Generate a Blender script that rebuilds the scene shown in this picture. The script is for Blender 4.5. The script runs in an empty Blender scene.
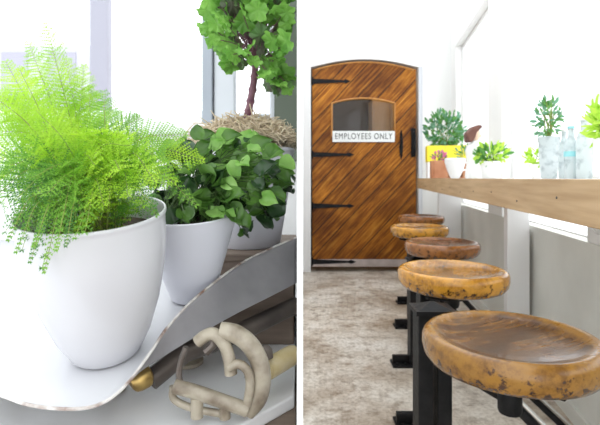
import bpy, bmesh, math, random
from math import sin, cos, pi, radians as R
from mathutils import Vector as V, Matrix, noise
random.seed(7)
S = bpy.context.scene
COL = S.collection
# ------------------------------------------------------------------ camera, world, light, exposure
CH = 0.95                                   # camera height = height of the bar top
cam = bpy.data.cameras.new('camera'); co = bpy.data.objects.new('camera', cam); COL.objects.link(co)
co.location = (0, 0, CH); co.rotation_euler = (R(90), 0, 0)
cam.sensor_width = 36; cam.lens = 27; cam.shift_y = -34.5/600
cam.clip_start = 0.02; cam.clip_end = 200
cam.dof.use_dof = True; cam.dof.focus_distance = 0.68; cam.dof.aperture_fstop = 11
S.camera = co
S.view_settings.view_transform = 'Standard'; S.view_settings.look = 'None'
S.view_settings.gamma = 1; S.view_settings.use_curve_mapping = False
S.view_settings.exposure = 0.6
w = bpy.data.worlds.new('world'); S.world = w; w.use_nodes = True
bg = w.node_tree.nodes['Background']; bg.inputs[0].default_value = (0.93, 0.97, 1.0, 1); bg.inputs[1].default_value = 1.5
def area(name, loc, rot, sx, sy, power, col=(1, 1, 1)):
    l = bpy.data.lights.new(name, 'AREA'); l.shape = 'RECTANGLE'; l.size = sx; l.size_y = sy; l.energy = power; l.color = col
    o = bpy.data.objects.new(name, l); COL.objects.link(o); o.location = loc; o.rotation_euler = rot; return o
sun = bpy.data.lights.new('sun', 'SUN'); sun.energy = 1.5; sun.angle = R(30); sun.color = (1, .98, .94)
so = bpy.data.objects.new('sun', sun); COL.objects.link(so)
so.rotation_euler = V((-0.55, -0.35, -0.8)).to_track_quat('-Z', 'Y').to_euler()

# ------------------------------------------------------------------ frames
def at(px, py, y):                          # a point of the photograph at distance y
    return V(((px-300)/450*y, y, CH-(py-178)/450*y))
A = math.atan(73/450)
def bar(u, v, z=0):                         # frame of the bar: u across, v along
    return V((u*cos(A)+v*sin(A), -u*sin(A)+v*cos(A), z))
T = R(12)
PO = V((-.269, .618, .711)); PU = V((0, -sin(T), cos(T))); PF = V((0, cos(T), sin(T)))
def pan(x, y, h=0): return PO + V((x, 0, 0)) + PF*y + PU*h       # frame of the tilted scale pan
PROT = Matrix.Rotation(T, 4, 'X')
def onpan(px, py, h):                       # where the sight line meets the height h above the pan
    d = at(px, py, 1) - V((0, 0, CH)); o = V((0, 0, CH))
    t = ((PO + PU*h) - o).dot(PU)/d.dot(PU)
    return o + d*t

# ------------------------------------------------------------------ materials
def mat(name, c, rough=.5, metal=0, c2=None, scale=8, detail=4, bump=0, bscale=None, stretch=None, spec=.5,
        trans=0, lo=.35, hi=.65, coat=0, coord='Object', transl=0, rand=0):
    m = bpy.data.materials.new(name); m.use_nodes = True; nt = m.node_tree; N = nt.nodes; L = nt.links
    p = N['Principled BSDF']; p.inputs['Base Color'].default_value = (*c, 1)
    p.inputs['Roughness'].default_value = rough; p.inputs['Metallic'].default_value = metal
    p.inputs['Specular IOR Level'].default_value = spec; p.inputs['Transmission Weight'].default_value = trans
    p.inputs['Coat Weight'].default_value = coat
    tc = N.new('ShaderNodeTexCoord'); mp = N.new('ShaderNodeMapping'); L.new(tc.outputs[coord], mp.inputs[0])
    if stretch: mp.inputs['Scale'].default_value = stretch
    out = None
    if c2 is not None:
        n = N.new('ShaderNodeTexNoise'); n.inputs['Scale'].default_value = scale; n.inputs['Detail'].default_value = detail
        L.new(mp.outputs[0], n.inputs['Vector'])
        r = N.new('ShaderNodeValToRGB'); r.color_ramp.elements[0].position = lo; r.color_ramp.elements[1].position = hi
        r.color_ramp.elements[0].color = (*c, 1); r.color_ramp.elements[1].color = (*c2, 1)
        L.new(n.outputs[0], r.inputs[0]); L.new(r.outputs[0], p.inputs['Base Color']); out = r.outputs[0]
    if bump:
        b = N.new('ShaderNodeTexNoise'); b.inputs['Scale'].default_value = bscale or scale*3; b.inputs['Detail'].default_value = 4
        L.new(mp.outputs[0], b.inputs['Vector'])
        bb = N.new('ShaderNodeBump'); bb.inputs['Strength'].default_value = bump; bb.inputs['Distance'].default_value = .01
        L.new(b.outputs[0], bb.inputs['Height']); L.new(bb.outputs[0], p.inputs['Normal'])
    if transl:
        t = N.new('ShaderNodeBsdfTranslucent'); t.inputs[0].default_value = (*c, 1)
        if out: L.new(out, t.inputs[0])
        mx = N.new('ShaderNodeMixShader'); mx.inputs[0].default_value = transl
        L.new(p.outputs[0], mx.inputs[1]); L.new(t.outputs[0], mx.inputs[2])
        L.new(mx.outputs[0], N['Material Output'].inputs[0])
    return m
M = {}
M['wall'] = mat('white_paint', (.83, .83, .82), .6, bump=.05, bscale=60)
M['lowwall'] = mat('grey_green_paint', (.66, .665, .62), .45, c2=(.76, .765, .72), scale=3, bump=.08, bscale=30)
M['white'] = mat('white_gloss_paint', (.86, .86, .86), .3)
M['framegrey'] = mat('grey_frame_paint', (.34, .37, .42), .4)
M['palegrey'] = mat('pale_grey_paint', (.62, .64, .68), .4)
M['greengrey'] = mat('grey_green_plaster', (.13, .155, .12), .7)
M['black'] = mat('black_cast_iron', (.006, .006, .007), .5, spec=.18, c2=(.014, .014, .015), scale=20, bump=.2, bscale=80)
M['steel'] = mat('polished_steel', (.75, .75, .76), .18, metal=1)
M['ply'] = mat('plywood_edge', (.40, .26, .13), .5, c2=(.52, .36, .20), scale=6, stretch=(.6, .6, 9), bump=.05)
M['top'] = mat('counter_top', (.82, .80, .77), .4)
M['ceramic'] = mat('white_glazed_ceramic', (.56, .555, .58), .25, coat=.3)
M['china'] = mat('bright_white_glaze', (.83, .83, .83), .3)
M['plastic'] = mat('white_matt_plastic', (.62, .62, .67), .4)
M['enamel'] = mat('white_enamel', (.62, .62, .64), .3, c2=(.56, .56, .59), scale=5, lo=.45, hi=.8)
M['enamelrim'] = mat('worn_enamel_edge', (.66, .63, .60), .4, c2=(.20, .11, .075), scale=34, lo=.46, hi=.66)
M['cream'] = mat('cream_cast_iron', (.40, .35, .27), .33, c2=(.17, .13, .09), scale=28, lo=.42, hi=.68)
M['brass'] = mat('old_brass', (.58, .40, .14), .3, metal=.85, c2=(.30, .19, .07), scale=30)
M['darkmetal'] = mat('dark_brown_steel', (.10, .085, .075), .4, metal=.5, c2=(.17, .14, .12), scale=15)
M['weightwood'] = mat('pale_yellow_wood', (.55, .44, .22), .5, c2=(.62, .52, .32), scale=9, stretch=(1, 6, 6))
M['brownwood'] = mat('brown_table_wood', (.16, .115, .085), .55, c2=(.24, .18, .14), scale=5, stretch=(1, 10, 10))
M['soil'] = mat('dark_soil', (.035, .022, .014), .95, c2=(.09, .06, .04), scale=60, bump=.6, bscale=90)
M['straw'] = mat('dry_straw', (.60, .48, .33), .7, c2=(.80, .70, .54), scale=30, transl=.2)
M['purple'] = mat('purple_stem', (.10, .022, .055), .5, c2=(.22, .10, .12), scale=60)
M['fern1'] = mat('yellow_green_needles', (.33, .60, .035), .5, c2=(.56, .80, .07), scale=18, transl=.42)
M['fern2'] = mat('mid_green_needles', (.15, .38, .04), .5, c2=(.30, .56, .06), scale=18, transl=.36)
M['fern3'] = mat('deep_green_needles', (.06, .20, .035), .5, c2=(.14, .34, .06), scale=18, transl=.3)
M['fernstem'] = mat('fern_stem', (.24, .36, .06), .5, c2=(.20, .22, .05), scale=30)
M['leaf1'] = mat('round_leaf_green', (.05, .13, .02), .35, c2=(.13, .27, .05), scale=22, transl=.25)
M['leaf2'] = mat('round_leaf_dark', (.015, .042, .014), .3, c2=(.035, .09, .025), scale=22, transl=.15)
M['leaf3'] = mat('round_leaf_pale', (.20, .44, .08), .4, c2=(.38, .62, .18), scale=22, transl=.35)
M['leafstem'] = mat('green_petiole', (.06, .12, .03), .5, c2=(.10, .16, .05), scale=20)
M['kale'] = mat('curly_leaf_green', (.13, .33, .05), .45, c2=(.26, .52, .10), scale=25, transl=.35)
M['kaledark'] = mat('curly_leaf_purple', (.09, .09, .06), .45, c2=(.10, .22, .06), scale=25, transl=.2)
M['bush'] = mat('bush_green', (.07, .27, .06), .5, c2=(.18, .42, .10), scale=15, transl=.3)
M['bushblue'] = mat('blue_green_leaf', (.12, .32, .20), .5, c2=(.25, .48, .30), scale=15, transl=.3)
M['lime'] = mat('lime_leaf', (.45, .72, .06), .5, c2=(.62, .84, .15), scale=15, transl=.4)
M['terra'] = mat('terracotta', (.42, .17, .08), .7, c2=(.55, .26, .14), scale=9)
M['yellow'] = mat('yellow_glaze', (.86, .72, .04), .4)
M['pink'] = mat('pink_petals', (.75, .22, .45), .5, transl=.3)
M['hair'] = mat('dark_brown_glaze', (.10, .035, .025), .5, c2=(.16, .06, .04), scale=20)
M['skin'] = mat('pale_painted_face', (.78, .55, .42), .5)
M['frost'] = mat('whitish_glass', (.80, .85, .86), .12, c2=(.42, .48, .50), scale=40, lo=.5, hi=.75, transl=.5)
M['turq'] = mat('turquoise_band', (.30, .66, .70), .4)
M['glass'] = mat('clear_glass', (1, 1, 1), .0, trans=1, spec=.5)
M['sign'] = mat('white_sign_board', (.84, .86, .86), .5)
M['ink'] = mat('black_lettering', (.03, .03, .035), .5)
M['kick'] = mat('worn_kick_plate', (.42, .36, .34), .45, metal=.4, c2=(.55, .48, .46), scale=9)
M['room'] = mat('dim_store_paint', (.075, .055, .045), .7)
M['tan'] = mat('tan_cupboard_wood', (.62, .36, .13), .5, c2=(.70, .44, .18), scale=5, stretch=(6, 1, 1))
M['facade'] = mat('pale_facade', (.47, .46, .52), .8)
M['facadegrey'] = mat('grey_lavender_post', (.27, .265, .33), .7)
M['facadewin'] = mat('pale_lavender_shutter', (.33, .32, .40), .8)
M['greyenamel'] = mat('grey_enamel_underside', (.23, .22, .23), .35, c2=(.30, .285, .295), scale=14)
M['board'] = mat('white_partition_board', (.90, .90, .90), .5)

def pane_mat(k=.07):
    m = bpy.data.materials.new('window_glass'); m.use_nodes = True; N = m.node_tree.nodes; L = m.node_tree.links
    t = N.new('ShaderNodeBsdfTransparent'); g = N.new('ShaderNodeBsdfGlossy'); g.inputs['Roughness'].default_value = .03
    x = N.new('ShaderNodeMixShader'); x.inputs[0].default_value = k
    L.new(t.outputs[0], x.inputs[1]); L.new(g.outputs[0], x.inputs[2]); L.new(x.outputs[0], N['Material Output'].inputs[0]); return m
M['pane'] = pane_mat(); M['dimpane'] = pane_mat(.025)
def nodes(m):
    nt = m.node_tree; return nt.nodes, nt.links, nt.nodes['Principled BSDF']
def math_n(N, L, op, a, b=None, c=None):
    n = N.new('ShaderNodeMath'); n.operation = op
    for i, x in enumerate((a, b, c)):
        if x is None: continue
        if isinstance(x, (int, float)): n.inputs[i].default_value = x
        else: L.new(x, n.inputs[i])
    return n.outputs[0]
def ramp(N, L, fac, stops):
    r = N.new('ShaderNodeValToRGB'); e = r.color_ramp.elements
    while len(e) < len(stops): e.new(.5)
    for i, (p, c) in enumerate(stops): e[i].position = p; e[i].color = (*c, 1)
    L.new(fac, r.inputs[0]); return r.outputs[0]
def noise_n(N, L, vec, scale, detail=4, rough=.5):
    n = N.new('ShaderNodeTexNoise'); n.inputs['Scale'].default_value = scale; n.inputs['Detail'].default_value = detail
    n.inputs['Roughness'].default_value = rough
    L.new(vec, n.inputs['Vector']); return n.outputs[0]
def mixc(N, L, fac, a, b, mode='MIX'):
    n = N.new('ShaderNodeMix'); n.data_type = 'RGBA'; n.blend_type = mode
    if isinstance(fac, float): n.inputs[0].default_value = fac
    else: L.new(fac, n.inputs[0])
    for i, x in ((6, a), (7, b)):
        if isinstance(x, tuple): n.inputs[i].default_value = (*x, 1)
        else: L.new(x, n.inputs[i])
    return n.outputs[2]
def floor_mat():
    m = mat('stained_concrete', (.5, .5, .5), .42); N, L, p = nodes(m)
    tc = N.new('ShaderNodeTexCoord').outputs['Object']
    a = noise_n(N, L, tc, 2.2, 8, .65); b = noise_n(N, L, tc, 14, 6, .7); c = noise_n(N, L, tc, 55, 3, .7)
    base = ramp(N, L, a, [(.34, (.36, .285, .21)), (.44, (.55, .475, .395)), (.54, (.72, .665, .59)), (.68, (.86, .825, .77))])
    fine = ramp(N, L, b, [(.36, (.42, .36, .30)), (.50, (1, 1, 1))])
    spk = ramp(N, L, c, [(.38, (.62, .58, .53)), (.56, (1, 1, 1))])
    x = mixc(N, L, .75, base, fine, 'MULTIPLY'); x = mixc(N, L, .6, x, spk, 'MULTIPLY')
    L.new(x, p.inputs['Base Color'])
    L.new(ramp(N, L, b, [(.3, (.3, .3, .3)), (.7, (.6, .6, .6))]), p.inputs['Roughness'])
    bb = N.new('ShaderNodeBump'); bb.inputs['Strength'].default_value = .25; bb.inputs['Distance'].default_value = .01
    L.new(b, bb.inputs['Height']); L.new(bb.outputs[0], p.inputs['Normal']); return m
M['floor'] = floor_mat()
def door_mat():
    m = mat('diagonal_oak_planks', (.4, .2, .06), .5, spec=.25); N, L, p = nodes(m)
    tc = N.new('ShaderNodeTexCoord').outputs['Object']
    mp = N.new('ShaderNodeMapping'); L.new(tc, mp.inputs[0]); mp.inputs['Rotation'].default_value = (0, R(47), 0)
    s = N.new('ShaderNodeSeparateXYZ'); L.new(mp.outputs[0], s.inputs[0])
    k = math_n(N, L, 'DIVIDE', s.outputs[2], .155)
    fl = math_n(N, L, 'FLOOR', k); fr = math_n(N, L, 'FRACT', k)
    wn = N.new('ShaderNodeTexWhiteNoise'); wn.noise_dimensions = '1D'; L.new(fl, wn.inputs['W'])
    st = N.new('ShaderNodeMapping'); L.new(mp.outputs[0], st.inputs[0]); st.inputs['Scale'].default_value = (1.4, 1, 22)
    g = noise_n(N, L, st.outputs[0], 2.2, 8, .65); big = noise_n(N, L, tc, 2.3, 4, .6)
    col = ramp(N, L, g, [(.30, (.12, .035, .006)), (.44, (.30, .095, .010)), (.57, (.58, .22, .020)), (.72, (.80, .40, .06))])
    tone = ramp(N, L, wn.outputs[0], [(0, (.55, .5, .45)), (1, (1.0, 1.0, 1.0))])
    col = mixc(N, L, .8, col, tone, 'MULTIPLY')
    blot = ramp(N, L, big, [(.36, (.30, .22, .17)), (.62, (1, 1, 1))])
    col = mixc(N, L, .75, col, blot, 'MULTIPLY')
    e = math_n(N, L, 'LESS_THAN', fr, .055)
    col = mixc(N, L, e, col, (.035, .014, .006)); L.new(col, p.inputs['Base Color'])
    h = math_n(N, L, 'SUBTRACT', 1.0, e)
    bb = N.new('ShaderNodeBump'); bb.inputs['Strength'].default_value = .6; bb.inputs['Distance'].default_value = .01
    L.new(h, bb.inputs['Height']); L.new(bb.outputs[0], p.inputs['Normal']); return m
M['door'] = door_mat()
M['doorframe'] = mat('oak_trim', (.42, .17, .035), .4, c2=(.58, .28, .07), scale=6, stretch=(6, 6, 1))
def seat_mat(name, dark, mid, light, worn):
    m = mat(name, mid, .3, coat=.35); N, L, p = nodes(m)
    tc = N.new('ShaderNodeTexCoord').outputs['Object']
    s = N.new('ShaderNodeSeparateXYZ'); L.new(tc, s.inputs[0])
    st = N.new('ShaderNodeMapping'); L.new(tc, st.inputs[0]); st.inputs['Scale'].default_value = (1, 9, 3)
    g = noise_n(N, L, st.outputs[0], 9, 8, .7); b = noise_n(N, L, tc, 9, 5, .6); f = noise_n(N, L, tc, 48, 4, .7)
    grain = ramp(N, L, g, [(.3, dark), (.48, mid), (.7, light)])
    bl = ramp(N, L, b, [(.40, (.30, .25, .20)), (.58, (1, 1, 1))])
    topc = mixc(N, L, .7, grain, bl, 'MULTIPLY')
    side = ramp(N, L, b, [(.25, light), (.75, worn)])
    fk = math_n(N, L, 'ADD', f, math_n(N, L, 'MULTIPLY', s.outputs[2], 2.6))
    chips = ramp(N, L, fk, [(.35, (1, 1, 1)), (.43, (0, 0, 0))])
    side = mixc(N, L, chips, side, (.06, .02, .006))
    f2 = ramp(N, L, noise_n(N, L, tc, 22, 6, .75), [(.40, (.45, .36, .26)), (.56, (1, 1, 1))]); side = mixc(N, L, .8, side, f2, 'MULTIPLY')
    rr = math_n(N, L, 'SQRT', math_n(N, L, 'ADD', math_n(N, L, 'MULTIPLY', s.outputs[0], s.outputs[0]), math_n(N, L, 'MULTIPLY', s.outputs[1], s.outputs[1])))
    rr = math_n(N, L, 'ADD', rr, math_n(N, L, 'MULTIPLY', math_n(N, L, 'SUBTRACT', b, .5), .05))
    k = ramp(N, L, rr, [(.146, (0, 0, 0)), (.160, (1, 1, 1))])
    col = mixc(N, L, k, topc, side); L.new(col, p.inputs['Base Color'])
    L.new(ramp(N, L, b, [(.3, (.15,)*3), (.7, (.32,)*3)]), p.inputs['Roughness'])
    bb = N.new('ShaderNodeBump'); bb.inputs['Strength'].default_value = .25; bb.inputs['Distance'].default_value = .004
    L.new(g, bb.inputs['Height']); L.new(bb.outputs[0], p.inputs['Normal']); return m
M['seatA'] = seat_mat('worn_honey_wood', (.022, .008, .002), (.12, .045, .008), (.30, .14, .018), (.36, .17, .017))
M['seatB'] = seat_mat('golden_honey_wood', (.16, .055, .006), (.42, .18, .018), (.62, .29, .03), (.66, .32, .03))
M['seatC'] = seat_mat('red_brown_wood', (.05, .014, .005), (.17, .052, .010), (.32, .115, .022), (.40, .155, .030))

# ------------------------------------------------------------------ mesh helpers
class MB:
    def __init__(s): s.v = []; s.f = []; s.m = []
    def add(s, vs, fs, mi=0):
        n = len(s.v); s.v += [tuple(p) for p in vs]; s.f += [tuple(n+i for i in f) for f in fs]; s.m += [mi]*len(fs); return s
    def box(s, a, b, fn=None, mi=0):
        P = [V((x, y, z)) for z in (a[2], b[2]) for y in (a[1], b[1]) for x in (a[0], b[0])]
        if fn: P = [fn(*p) for p in P]
        return s.add(P, [(0, 2, 3, 1), (4, 5, 7, 6), (0, 1, 5, 4), (2, 6, 7, 3), (0, 4, 6, 2), (1, 3, 7, 5)], mi)
    def tube(s, pts, r, n=8, mi=0, sx=1, caps=True):
        pts = [V(p) for p in pts]; K = len(pts); rr = r if isinstance(r, (list, tuple)) else [r]*K
        t0 = (pts[1]-pts[0]).normalized(); a = V((0, 0, 1)) if abs(t0.z) < .9 else V((1, 0, 0))
        x = t0.cross(a).normalized(); vs = []
        for i, p in enumerate(pts):
            t = (pts[min(i+1, K-1)]-pts[max(i-1, 0)]).normalized()
            x = (x - t*x.dot(t)).normalized(); y = t.cross(x)
            for k in range(n):
                q = 2*pi*k/n; vs.append(p + x*cos(q)*rr[i]*sx + y*sin(q)*rr[i])
        fs = [(i*n+k, i*n+(k+1) % n, (i+1)*n+(k+1) % n, (i+1)*n+k) for i in range(K-1) for k in range(n)]
        if caps: fs += [tuple(range(n))[::-1], tuple(range((K-1)*n, K*n))]
        return s.add(vs, fs, mi)
    def lathe(s, prof, n=48, fn=None, mi=0, o=(0, 0, 0), ripple=0, rn=0, sq=1):
        vs = []
        for r, z in prof:
            for k in range(n):
                q = 2*pi*k/n; rad = r*(1+ripple*cos(rn*q))
                p = V((o[0]+rad*cos(q), o[1]+rad*sin(q)*sq, o[2]+z)); vs.append(fn(*p) if fn else p)
        K = len(prof)
        fs = [(i*n+k, i*n+(k+1) % n, (i+1)*n+(k+1) % n, (i+1)*n+k) for i in range(K-1) for k in range(n)]
        if prof[0][0] > 1e-5: fs.append(tuple(range(n))[::-1])
        if prof[-1][0] > 1e-5: fs.append(tuple(range((K-1)*n, K*n)))
        return s.add(vs, fs, mi)
    def build(s, name, mats, parent=None, smooth=False, bevel=0, loc=None, rot=None, seg=2, solid=0, sub=0, off=0):
        me = bpy.data.meshes.new(name); me.from_pydata(s.v, [], s.f)
        if not isinstance(mats, (list, tuple)): mats = [mats]
        for m in mats: me.materials.append(m)
        me.polygons.foreach_set('material_index', s.m)
        me.update()
        bm = bmesh.new(); bm.from_mesh(me); bmesh.ops.recalc_face_normals(bm, faces=bm.faces) if len(bm.faces) < 9000 else None
        bm.to_mesh(me); bm.free()
        if smooth:
            me.polygons.foreach_set('use_smooth', [True]*len(me.polygons))
            try: me.set_sharp_from_angle(angle=R(45))
            except Exception: pass
        o = bpy.data.objects.new(name, me); COL.objects.link(o)
        if loc is not None: o.location = loc
        if rot is not None: o.rotation_euler = rot
        if parent is not None: o.parent = parent
        if solid: q = o.modifiers.new('thickness', 'SOLIDIFY'); q.thickness = solid; q.offset = off
        if sub: q = o.modifiers.new('smooth', 'SUBSURF'); q.levels = q.render_levels = sub
        if bevel:
            q = o.modifiers.new('bevel', 'BEVEL'); q.width = bevel; q.segments = seg; q.limit_method = 'ANGLE'; q.angle_limit = R(40)
        return o
def tag(o, label, cat, group=None):
    o['label'] = label; o['category'] = cat
    if group: o['group'] = group
    return o
def struct(o): o['kind'] = 'structure'; return o
def thing(name, label, cat, loc=(0, 0, 0), rot=(0, 0, 0), group=None):
    o = bpy.data.objects.new(name, None); COL.objects.link(o); o.location = loc; o.rotation_euler = rot
    o.empty_display_size = .05; return tag(o, label, cat, group)
def curve(pts, n):                          # Catmull-Rom through points
    pts = [V(p) for p in pts]; P = [2*pts[0]-pts[1]]+pts+[2*pts[-1]-pts[-2]]; out = []
    K = len(pts)-1
    for j in range(n+1):
        t = j/n*K; i = min(int(t), K-1); t -= i; a, b, c, d = P[i:i+4]
        out.append(.5*((2*b)+(c-a)*t+(2*a-5*b+4*c-d)*t*t+(3*b-a-3*c+d)*t**3))
    return out

# ================================================================== SETTING: the bar room (right of the partition)
YD = 4.55                                   # distance of the door wall
CEIL = 3.0
struct(MB().add([V((-.9, -.6, 0)), bar(1.0, -.9), bar(1.0, 5.2), V((1.5, 5.6, 0)), V((-.9, 5.6, 0))], [(0, 1, 2, 3, 4)]).build('floor', M['floor'], solid=.04, off=-1))
struct(MB().box((.0, -.4, 0), (0.006, 4.7, CEIL)).build('wall_divider', M['board'], loc=(-.003, .85, 0)))
# arched doorway in the far wall
DX0, DX1 = (312-300)/450*YD, (417-300)/450*YD
ZS, ZA = CH+(178-69)/450*YD, CH+(178-61)/450*YD      # spring and crown of the arch
def arch(x0, x1, zs, za, n=14, pw=2.0):
    return [V((x0+(x1-x0)*i/n, 0, zs+(za-zs)*(1-abs(2*i/n-1)**pw))) for i in range(n+1)]
def slab(mb, outline, y0, y1, mi=0):
    n = len(outline); mb.add([V((p.x, y0, p.z)) for p in outline]+[V((p.x, y1, p.z)) for p in outline],
        [tuple(range(n)), tuple(range(n, 2*n))[::-1]]+[(i, i+n, (i+1) % n+n, (i+1) % n) for i in range(n)], mi); return mb
wb = MB()
ap = arch(DX0, DX1, ZS+.02, ZA+.02)
wb.box((-.05, YD, 0), (DX0-.015, YD+.12, CEIL)); wb.box((DX1+.015, YD, 0), (2.0, YD+.12, CEIL))
for i in range(len(ap)-1):
    a, b = ap[i], ap[i+1]
    x0 = a.x - (.015 if i == 0 else 0); x1 = b.x + (.015 if i == len(ap)-2 else 0)
    P = [V((x0, YD, a.z)), V((x1, YD, b.z)), V((x1, YD, CEIL)), V((x0, YD, CEIL))]
    wb.add(P+[p+V((0, .12, 0)) for p in P], [(0, 1, 2, 3), (7, 6, 5, 4), (0, 4, 5, 1)])
struct(wb.build('wall_back', M['wall']))
struct(MB().box((-.045, YD-.02, 0), (DX0-.012, YD-.001, ZA+.02)).build('trim_1', M['white'], bevel=.004))
struct(MB().box((DX1+.012, YD-.02, 0), (DX1+.05, YD-.001, ZS+.02)).build('trim_2', M['palegrey'], bevel=.004))
struct(MB().box((-.0, YD-.012, CEIL-.05), (1.5, YD-.001, CEIL)).build('trim_3', M['white']))
# store room seen through the door's pane
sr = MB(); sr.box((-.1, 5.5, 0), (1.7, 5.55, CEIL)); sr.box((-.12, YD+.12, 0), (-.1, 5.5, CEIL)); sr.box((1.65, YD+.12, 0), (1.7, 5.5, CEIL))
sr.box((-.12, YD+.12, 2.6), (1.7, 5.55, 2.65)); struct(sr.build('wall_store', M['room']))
# window wall: low wall, piers, header in the bar frame
U0, U1 = .775, .93
lw = MB().box((U0, -.6, 0), (U1, 5.0, .715), bar); struct(lw.build('wall_right', M['lowwall'], bevel=.003))
struct(MB().box((U0-.012, 1.5, 0), (U0-.001, 4.1, .06), bar).build('baseboard_right', M['lowwall']))
pr = MB()
for v0, v1 in ((-.6, .25), (1.62, 1.80), (2.90, 3.235), (4.45, 5.0)): pr.box((U0, v0, .715), (U1, v1, 2.2), bar)
pr.box((U0, -.6, 2.2), (U1, 5.0, CEIL), bar)
struct(pr.build('wall_right_upper', M['wall'], bevel=.004))
for k, (v0, v1, mull) in enumerate(((.25, 1.62, ()), (1.80, 2.90, ()), (3.235, 4.45, (3.9,)))):  # the first window is out of view, added to light the nearest seat
    fr = MB(); um = (U0+U1)/2
    fr.box((um-.02, v0, .715), (um+.02, v0+.035, 2.2), bar); fr.box((um-.02, v1-.035, .715), (um+.02, v1, 2.2), bar)
    fr.box((um-.02, v0+.035, .715), (um+.02, v1-.035, .722), bar); fr.box((um-.02, v0+.035, 2.165), (um+.02, v1-.035, 2.2), bar)
    for mv in mull: fr.box((um-.015, mv-.015, .765), (um+.015, mv+.015, 2.165), bar)
    f = struct(fr.build('window_%d' % (k+1), M['white'], bevel=.003))
    MB().box((um-.003, v0+.035, .735), (um+.003, v1-.035, 2.165), bar).build('pane', M['pane'], f)

# ------------------------------------------------------------------ door
def make_door():
    d = bpy.data.objects.new('door_1', None); COL.objects.link(d); struct(d)
    x0, x1 = DX0+.004, DX1-.004; zs, za = ZS, ZA
    wx0, wx1 = (332-300)/450*YD, (395-300)/450*YD
    wz0 = CH+(178-131)/450*YD-.05; wz1 = CH+(178-103)/450*YD; wza = CH+(178-98)/450*YD
    mb = MB(); n = 14
    top = arch(x0, x1, zs, za, n); it = arch(wx0, wx1, wz1, wza, n)
    y0, y1 = YD+.02, YD+.07; zb = .045
    def rect(a, b, c, e):
        P = [V((a, y0, b)), V((c, y0, b)), V((c, y0, e)), V((a, y0, e))]
        mb.add(P+[p+V((0, y1-y0, 0)) for p in P], [(0, 1, 2, 3), (7, 6, 5, 4), (0, 4, 5, 1), (1, 5, 6, 2), (2, 6, 7, 3), (3, 7, 4, 0)])
    slab(mb, [V((x0, 0, zb)), V((x1, 0, zb)), V((x1, 0, wz0)), V((x0, 0, wz0))], y0, y1)
    def zt(x):
        t = (x-x0)/(x1-x0); return zs+(za-zs)*(1-abs(2*t-1)**2)
    slab(mb, [V((x0, 0, wz0)), V((wx0, 0, wz0)), V((wx0, 0, zt(wx0))), V((x0, 0, zt(x0)))], y0, y1)
    slab(mb, [V((wx1, 0, wz0)), V((x1, 0, wz0)), V((x1, 0, zt(x1))), V((wx1, 0, zt(wx1)))], y0, y1)
    for i in range(n):
        a, b = it[i], it[i+1]
        slab(mb, [a, b, V((b.x, 0, zt(b.x))), V((a.x, 0, zt(a.x)))], y0, y1)
    mb.build('leaf', M['door'], d)
    # raised trim round the pane and along the arch
    tr = MB()
    pts = [V((wx0, y0-.006, wz0)), V((wx0, y0-.006, wz1))]+[V((p.x, y0-.006, p.z)) for p in it]+[V((wx1, y0-.006, wz1)), V((wx1, y0-.006, wz0)), V((wx0, y0-.006, wz0))]
    tr.tube(pts, .010, 6); tr.build('pane_frame', M['doorframe'], d)
    MB().tube([V((p.x, y0-.004, p.z-.008)) for p in arch(x0+.02, x1-.02, zs, za, n)], .008, 6).build('arch_trim', M['doorframe'], d)
    g = MB(); slab(g, [V((wx0, 0, wz0)), V((wx1, 0, wz0))]+[V((p.x, 0, p.z)) for p in it[::-1]], y0+.02, y0+.026); g.build('pane', M['dimpane'], d)
    # strap hinges
    for py, ln in ((81, 38), (154.5, 42), (206, 42), (262, 44)):
        z = CH+(178-py)/450*YD; L = ln/450*YD; X = DX0+.005
        h = MB(); o = [V((X, 0, z-.026)), V((X+L*.5, 0, z-.018)), V((X+L*.82, 0, z-.011)), V((X+L*.88, 0, z-.022)), V((X+L, 0, z)), V((X+L*.88, 0, z+.022)), V((X+L*.82, 0, z+.011)), V((X+L*.5, 0, z+.018)), V((X, 0, z+.026))]
        slab(h, o, y0-.012, y0)
        for q in (.12, .4, .7): h.lathe([(.0001, -.004), (.009, -.004), (.009, 0), (.0001, .004)], 8, fn=lambda a, b, c, q=q, X=X, L=L, z=z: V((X+L*q+a, y0-.012-c, z+b)))
        hh = h.build('strap_hinge', M['black'], d)
        MB().tube([V((X-.004, y0-.012, z-.04)), V((X-.004, y0-.012, z+.04))], .011, 8).build('knuckle', M['black'], hh)
    # latch plate and pull handle
    lx = (401.5-300)/450*YD
    lp = MB(); o = [V((lx+a*.001, 0, CH+(178-b)/450*YD)) for a, b in ((-14, 134), (0, 129), (14, 134), (9, 142), (20, 147), (14, 155), (0, 160), (-14, 155), (-20, 147), (-9, 142))]
    slab(lp, o, y0-.008, y0); L = lp.build('latch_plate', M['black'], d)
    MB().tube(curve([V((lx, y0-.01, 1.36)), V((lx, y0-.05, 1.32)), V((lx, y0-.05, 1.22)), V((lx, y0-.01, 1.18))], 12), .008, 8).build('thumb_latch', M['black'], L)
    hx = (414-300)/450*YD
    hb = MB().box((hx-.028, y0-.02, CH+(178-157)/450*YD), (hx+.02, y0, CH+(178-128)/450*YD)); H = hb.build('pull_plate', M['black'], d, bevel=.008)
    MB().tube(curve([V((hx, y0-.02, 1.42)), V((hx, y0-.06, 1.38)), V((hx, y0-.06, 1.22)), V((hx, y0-.02, 1.18))], 12), .010, 8).build('pull_handle', M['black'], H)
    MB().box((DX0+.006, y0-.01, .05), (DX1-.006, y0, .125)).build('kick_plate', M['kick'], d, bevel=.003)
    # sign
    sz0, sz1 = CH+(178-142)/450*YD, CH+(178-131)/450*YD
    s = MB().box((wx0+.005, y0-.022, sz0), (wx1-.002, y0-.012, sz1)).build('sign_board', M['sign'], d, bevel=.002)
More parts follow.
